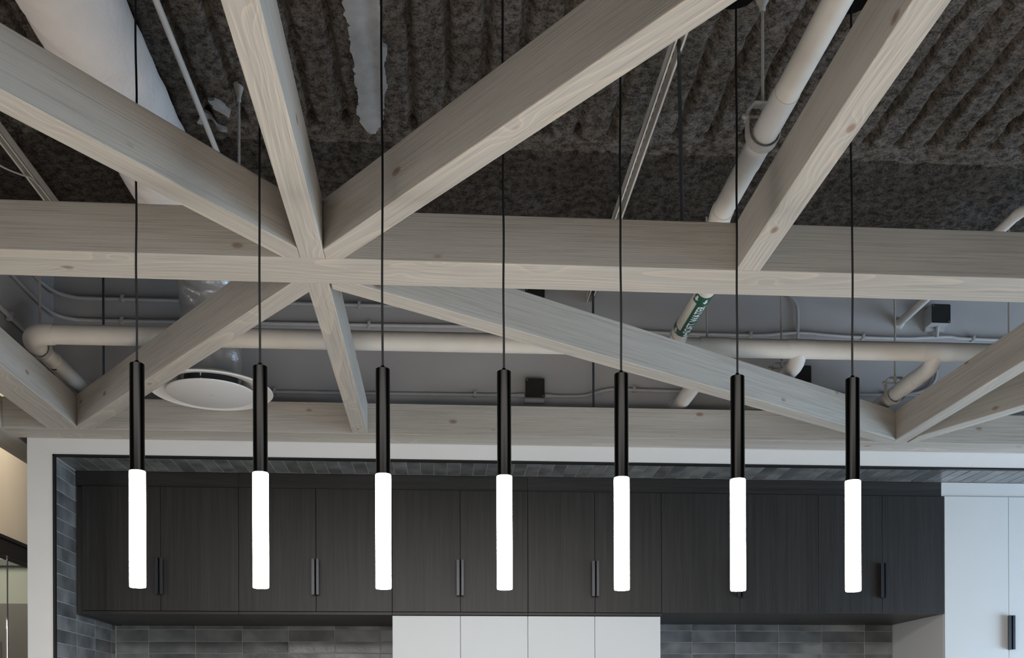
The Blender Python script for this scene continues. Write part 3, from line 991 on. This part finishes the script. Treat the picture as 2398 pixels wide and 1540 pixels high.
# soft water pipe: high run, two elbows, lower run carrying the marker
XS1, XS2, ZS1, ZS2, RS = 0.961, 0.977, 1.75, 1.602, 0.0352
t = empty('soft_water_pipe', (0.97, 3.3, 1.56), 'cream pipe carrying the green SOFT WATER marker', 'pipe')
build('high_run', tube([(XS1, 0.9, ZS1), (XS1, 3.31, ZS1)], RS, 28), PIPE, t, sm=True)
build('elbow', tube([(XS1, 3.30, ZS1)] + arc((XS1, 3.31, ZS1 - 0.07), 0.07, 90, 0, 'YZ') + [(XS1 + 0.004, 3.38, ZS2 + 0.075)], RS + 0.003, 28), PIPE, t, sm=True)
build('elbow', tube([(XS2 - 0.008, 3.38, ZS2 + 0.08)] + arc((XS2, 3.45, ZS2 + 0.07), 0.07, 180, 270, 'YZ') + [(XS2, 3.47, ZS2)], RS + 0.003, 28), PIPE, t, sm=True)
lr = build('low_run', tube([(XS2, 3.46, ZS2), (XS2, 3.987, ZS2)], RS, 32), PIPE, t, sm=True)
build('insulation_shield', tube([(XS1, 2.67, ZS1), (XS1, 3.02, ZS1)], RS + 0.0022, 28), PIPEGREY, t, sm=True)


def curved(parent, name, quads_u, a0, a1, rad, mat, xc, zc, n=14):
    """patch on the pipe between y0,y1 and angles a0,a1 (degrees, measured from straight down towards +X)"""
    b = bmesh.new()
    y0, y1 = quads_u
    rows = []
    for y in (y0, y1):
        rows.append([[b.verts.new((xc + r_ * math.sin(R(a0 + (a1 - a0) * k / n)), y, zc - r_ * math.cos(R(a0 + (a1 - a0) * k / n)))) for k in range(n + 1)] for r_ in (rad, rad - 0.0012)])
    for k in range(n):
        b.faces.new((rows[0][0][k], rows[0][0][k + 1], rows[1][0][k + 1], rows[1][0][k]))
        b.faces.new((rows[0][1][k], rows[1][1][k], rows[1][1][k + 1], rows[0][1][k + 1]))
        for q in (0, 1):
            b.faces.new((rows[q][0][k], rows[q][1][k], rows[q][1][k + 1], rows[q][0][k + 1]))
    for k in (0, n):
        b.faces.new((rows[0][0][k], rows[1][0][k], rows[1][1][k], rows[0][1][k]))
    return build(name, b, mat, parent, sm=True)


def wrap_mesh(me, parent, name, mat, rad, xc, zc, fu, fa):
    """wrap a flat mesh (x -> along the pipe, y -> round the pipe) on the pipe surface"""
    b = bmesh.new()
    b.from_mesh(me)
    ys_ = [v.co.y for v in b.verts]
    lo, hi = min(ys_), max(ys_)
    for k in range(1, 6):
        g = list(b.verts) + list(b.edges) + list(b.faces)
        bmesh.ops.bisect_plane(b, geom=g, plane_co=(0, lo + (hi - lo) * k / 6, 0), plane_no=(0, 1, 0))
    for v in b.verts:
        a = R(fa(v.co.y))
        v.co = Vector((xc + rad * math.sin(a), fu(v.co.x), zc - rad * math.cos(a)))
    o = build(name, b, mat, parent)
    return o


def text_mesh(s):
    cu = bpy.data.curves.new('txt', 'FONT')
    cu.body = s
    cu.size = 1.0
    cu.offset = 0.022
    cu.resolution_u = 3
    ob = bpy.data.objects.new('txt', cu)
    C.objects.link(ob)
    dg = bpy.context.evaluated_depsgraph_get()
    me = bpy.data.meshes.new_from_object(ob.evaluated_get(dg))
    bpy.data.objects.remove(ob)
    bpy.data.curves.remove(cu)
    return me


YL0, YL1 = 3.585, 3.962
VC = -30.0                       # direction from the pipe towards the lens, degrees from straight down
marker = curved(lr, 'pipe_marker', (YL0 + 0.02, YL1 - 0.02), VC - 4, VC + 105, RS + 0.0012, GREEN, XS2, ZS2, 20)
curved(marker if False else lr, 'marker_band', (YL0 - 0.005, YL0 + 0.055), VC - 40, VC + 200, RS + 0.0013, GREEN, XS2, ZS2, 30)
curved(lr, 'marker_band', (YL1 - 0.062, YL1 - 0.020), VC - 140, VC + 150, RS + 0.0013, GREEN, XS2, ZS2, 36)
tm = text_mesh('SOFT WATER')
xsv = [v.co.x for v in tm.vertices]
ysv = [v.co.y for v in tm.vertices]
x0, x1, y0, y1 = min(xsv), max(xsv), min(ysv), max(ysv)
TY0, TY1 = YL1 - 0.058, YL0 + 0.062     # S at the far end, R towards the lens
wrap_mesh(tm, lr, 'lettering', LETTER, RS + 0.0022, XS2, ZS2,
          lambda x: TY0 + (x - x0) / (x1 - x0) * (TY1 - TY0),
          lambda y: VC + 63 - (y - y0) / (y1 - y0) * 50)


def arrow_mesh():
    me = bpy.data.meshes.new('arrow')
    b = bmesh.new()
    P = [(0, 0), (0.45, 0.45), (0.45, 0.18), (1, 0.18), (1, -0.18), (0.45, -0.18), (0.45, -0.45)]
    b.faces.new([b.verts.new((x, y, 0)) for x, y in P])
    bmesh.ops.triangulate(b, faces=b.faces)
    b.to_mesh(me)
    b.free()
    return me


for yc_, ac in ((YL0 + 0.045, VC + 40), (YL1 - 0.024, VC + 40), (YL0 + 0.040, VC - 20), (YL1 - 0.024, VC - 35)):
    wrap_mesh(arrow_mesh(), lr, 'arrow', LETTER, RS + 0.0022, XS2, ZS2, lambda x: yc_ - x * 0.036, lambda y: ac + y * 36)

# small pipe at upper right passing into the wall
t = empty('small_pipe', (2.24, 4.0, 1.93), 'thin painted pipe entering a hole in the grey wall, upper right', 'pipe')
build('run', tube([(2.225, 3.66, 1.958), (2.248, 4.6995, 1.958)], 0.0195, 20), PIPEGREY, t, sm=True)
build('elbow', tube([(2.225, 3.67, 1.958)] + [(2.225 + 0.06 - 0.06 * math.cos(R(a)), 3.66 - 0.06 * math.sin(R(a)), 1.958) for a in (0, 20, 45, 70, 90)] + [(3.4, 3.60, 1.958)], 0.0215, 20), PIPEGREY, t, sm=True)
build('wall_collar', lathe_y := tube([(2.248, 4.686, 1.958), (2.248, 4.6995, 1.958)], 0.026, 20, rfun=lambda i, a: 0.0215 + 0.006 * i + 0.0025 * math.sin(5 * a)), PIPEGREY, t, sm=True)
# thin pipe at upper left along the deck
t = empty('small_pipe', (-0.807, 3.0, 2.04), 'thin grey pipe running under the deck right of the white duct', 'pipe')
build('run', tube([(-0.813, 0.9, 2.05), (-0.803, 3.75, 2.05)], 0.0098, 16), PIPEGREY, t, sm=True)
build('end_elbow', tube([(-0.803, 3.74, 2.05), (-0.803, 3.78, 2.06), (-0.803, 3.795, 2.08), (-0.803, 3.80, 2.12)], 0.0105, 16), PIPEGREY, t, sm=True)


def clevis(x, y, z, r, ztop, label, rod_top=True, s=1.0):
    t = empty('clevis_hanger', (x, y, z - r), label, 'pipe hanger', 'clevis hangers')
    rr_, w_ = r + 0.0105 * s, 0.017 * s
    zt_ = z + r + 0.050 * s

    def strip(path, name, parent):
        b = bmesh.new()
        n_ = len(path)
        secs = []
        for i, p in enumerate(path):
            a_, c_ = Vector(path[max(i - 1, 0)]), Vector(path[min(i + 1, n_ - 1)])
            tg = (c_ - a_).normalized()
            nn = Vector((tg[1], -tg[0]))
            secs.append([b.verts.new((p[0] + nn[0] * h, y + yy_, p[1] + nn[1] * h)) for h, yy_ in ((0.0015, -w_), (0.0015, w_), (-0.0015, w_), (-0.0015, -w_))])
        for i in range(n_ - 1):
            for k in range(4):
                b.faces.new((secs[i][k], secs[i][(k + 1) % 4], secs[i + 1][(k + 1) % 4], secs[i + 1][k]))
        b.faces.new(secs[0])
        b.faces.new(secs[-1][::-1])
        return build(name, b, STEEL, parent, sm=True)

    low = [(x - rr_, z + r + 0.020 * s), (x - rr_, z + r * 0.4)] + [(x + rr_ * math.cos(R(a)), z + rr_ * math.sin(R(a))) for a in range(180, 361, 15)] + [(x + rr_, z + r * 0.4), (x + rr_, z + r + 0.020 * s)]
    strip(low, 'cradle', t)
    q = rr_ + 0.0035
    topp = [(x - q, z + r + 0.004), (x - q, z + r + 0.024 * s), (x - q * 0.55, zt_), (x + q * 0.55, zt_), (x + q, z + r + 0.024 * s), (x + q, z + r + 0.004)]
    strip(topp, 'yoke', t)
    build('cross_bolt', tube([(x - q - 0.012, y, z + r + 0.013), (x + q + 0.010, y, z + r + 0.013)], 0.004, 10), STEEL, t, sm=True)
    for sx in (-1, 1):
        build('bolt_nut', tube([(x + sx * (q + 0.002), y, z + r + 0.013), (x + sx * (q + 0.009), y, z + r + 0.013)], 0.008, 6), STEEL, t)
    build('rod_nut', tube([(x, y, zt_ - 0.012), (x, y, zt_ - 0.001)], 0.009, 6), STEEL, t)
    build('rod', tube([(x, y, zt_ - 0.022), (x, y, ztop)], 0.0046, 10), STEEL, t, sm=True)
    if rod_top:
        build('ceiling_plug', lathe([(0.006, ztop - 0.03), (0.009, ztop - 0.026), (0.0095, ztop - 0.014), (0.018, ztop), (0.024, ztop + 0.02), (0.0, ztop + 0.02)], x, y, 18), STEEL, t, sm=True)
    return t


clevis(XS1 - 0.004, 2.87, ZS1, RS + 0.002, 2.145, 'large clevis hanger holding the high cream pipe, beside the sixth pendant cord', True, 1.0)
clevis(-1.66, 4.19, ZP - 0.010, 0.036, 2.11, 'small clevis hanger on the branch pipe at far left', False, 0.8)
clevis(1.502, 4.265, 1.515, 0.0365, 2.11, 'small clevis hanger on the branch pipe left of the rightmost pendant', False, 0.8)
clevis(2.095, 4.42, 1.515, 0.0365, 2.11, 'small clevis hanger on the branch pipe right of the rightmost pendant', False, 0.8)

# ------------------------------------------------------------------ slotted channels


def channel(x0, x1, y0, y1, z, hgt, label):
    t = empty('slotted_channel', ((x0 + x1) / 2, y0, z), label, 'channel', 'slotted steel channels')
    th = 0.0028
    w_ = x1 - x0
    L_ = bmesh.new()
    sh = box(x0, x0 + th, y0, y1, z, z + hgt, 0.0006)
    box(x1 - th, x1, y0, y1, z, z + hgt, 0.0006, sh)
    box(x0, x0 + w_ * 0.24, y0, y1, z, z + th, 0.0006, sh)
    box(x1 - w_ * 0.24, x1, y0, y1, z, z + th, 0.0006, sh)
    build('channel_body', sh, STRUT, t)
    # web with slots: two rails and cross webs
    wb = box(x0 + th, x0 + w_ * 0.34, y0, y1, z + hgt - th, z + hgt)
    box(x1 - w_ * 0.34, x1 - th, y0, y1, z + hgt - th, z + hgt, 0, wb)
    y = y0
    while y < y1 - 0.05:
        box(x0 + w_ * 0.34, x1 - w_ * 0.34, y, y + 0.022, z + hgt - th, z + hgt, 0, wb)
        y += 0.05
    build('slotted_web', wb, STRUTSHADE, t)
    return t


channel(0.692, 0.7265, 0.9, 4.697, 2.020, 0.037, 'long slotted steel channel beside the bluish rod, upper right of centre')
ch = channel(-1.536, -1.503, 0.9, 4.56, 2.020, 0.037, 'slotted steel channel at far left edge above the middle beam')
o = build('loose_cable', tube(catmull([(-1.85, 3.36, 2.03), (-1.72, 3.42, 2.00), (-1.62, 3.50, 1.99), (-1.57, 3.62, 1.99), (-1.535, 3.70, 2.005), (-1.512, 3.74, 2.014), (-1.506, 3.80, 2.017)], 8), 0.003, 8), CABLE, sm=True)
tag(o, 'thin pale cable looping onto the channel at far left', 'cable')

# ------------------------------------------------------------------ flexible duct and round diffuser
DX, DZ, DR = -0.985, 1.94, 0.131
DY = 4.28
t = empty('air_duct', (DX, DY, 1.45), 'big white insulated air duct running back at upper left', 'duct')


def wrinkle(seed, amp, kx, ka):
    rr = np.random.default_rng(seed)
    ph = rr.uniform(0, 6.28, 24)
    fx = rr.uniform(kx * 0.3, kx, 24)
    fa = rr.integers(1, ka, 24)

    def fn(i, a):
        s = sum(math.sin(fx[k] * i + fa[k] * a + ph[k]) for k in range(24))
        return s / 24 * amp
    return fn


w1 = wrinkle(5, 0.009, 1.6, 9)
w2 = wrinkle(9, 0.022, 0.9, 9)
ysd = np.linspace(0.9, 3.72, 110)
build('sleeve', tube([(DX - 0.006 + 0.010 * (y - 0.9) / 3, y, DZ) for y in ysd], DR, 56, rfun=lambda i, a: DR + w1(i, a)), DUCTCLOTH, t, sm=True)
ec, er = (DY - 0.20, DZ - 0.20), 0.20
pth = [(DX, y, DZ) for y in np.linspace(3.70, DY - 0.21, 16)]
for k in range(0, 19):
    a = R(90 - 90 * k / 18)
    pth.append((DX, ec[0] + er * math.cos(a), ec[1] + er * math.sin(a)))
pth += [(DX, DY, z) for z in np.linspace(ec[1] - 0.015, 1.476, 18)]
build('foil_elbow', tube(pth, DR, 56, rfun=lambda i, a: DR - 0.002 + w2(i, a) - (0.004 if i > 40 else 0)), FOIL, t, sm=True)
build('tape_seam', tube([(DX + 0.03 + 0.005 * math.sin(k), DY - DR + 0.004, 1.70 - k * 0.02) for k in range(9)], 0.003, 6), FOIL, t, sm=True)

t = empty('air_diffuser', (DX, DY, 1.40), 'round white air diffuser hanging behind the second pendant', 'diffuser')
prof = [(0.134, 1.474), (0.150, 1.462), (0.172, 1.448), (0.205, 1.436), (0.235, 1.430), (0.2555, 1.424), (0.2575, 1.420), (0.254, 1.4165), (0.230, 1.421), (0.203, 1.428), (0.170, 1.440), (0.148, 1.454), (0.130, 1.468), (0.128, 1.474)]
build('outer_cone', lathe(prof, DX, DY, 96, closed=True), DIFFWHITE, t, sm=True)
disc = [(0.0, 1.402), (0.178, 1.402), (0.1845, 1.4055), (0.186, 1.410), (0.180, 1.412), (0.0, 1.416)]
build('face_plate', lathe(disc, DX, DY, 96), DIFFDISC, t, sm=True)
build('inner_collar', lathe([(0.112, 1.473), (0.112, 1.440), (0.108, 1.440), (0.108, 1.473)], DX, DY, 64, closed=True), plain('dark_collar', (0.10, 0.10, 0.105), 0.35, metal=0.6), t, sm=True)
for a in (20, 140, 260):
    cx_, cy_ = math.cos(R(a)), math.sin(R(a))
    build('bracket', tube([(DX + 0.10 * cx_, DY + 0.10 * cy_, 1.415), (DX + 0.113 * cx_, DY + 0.113 * cy_, 1.465)], 0.004, 8), DIFFWHITE, t, sm=True)
build('centre_screw', tube([(DX, DY, 1.4005), (DX, DY, 1.403)], 0.003, 10), SCREW, t, sm=True)
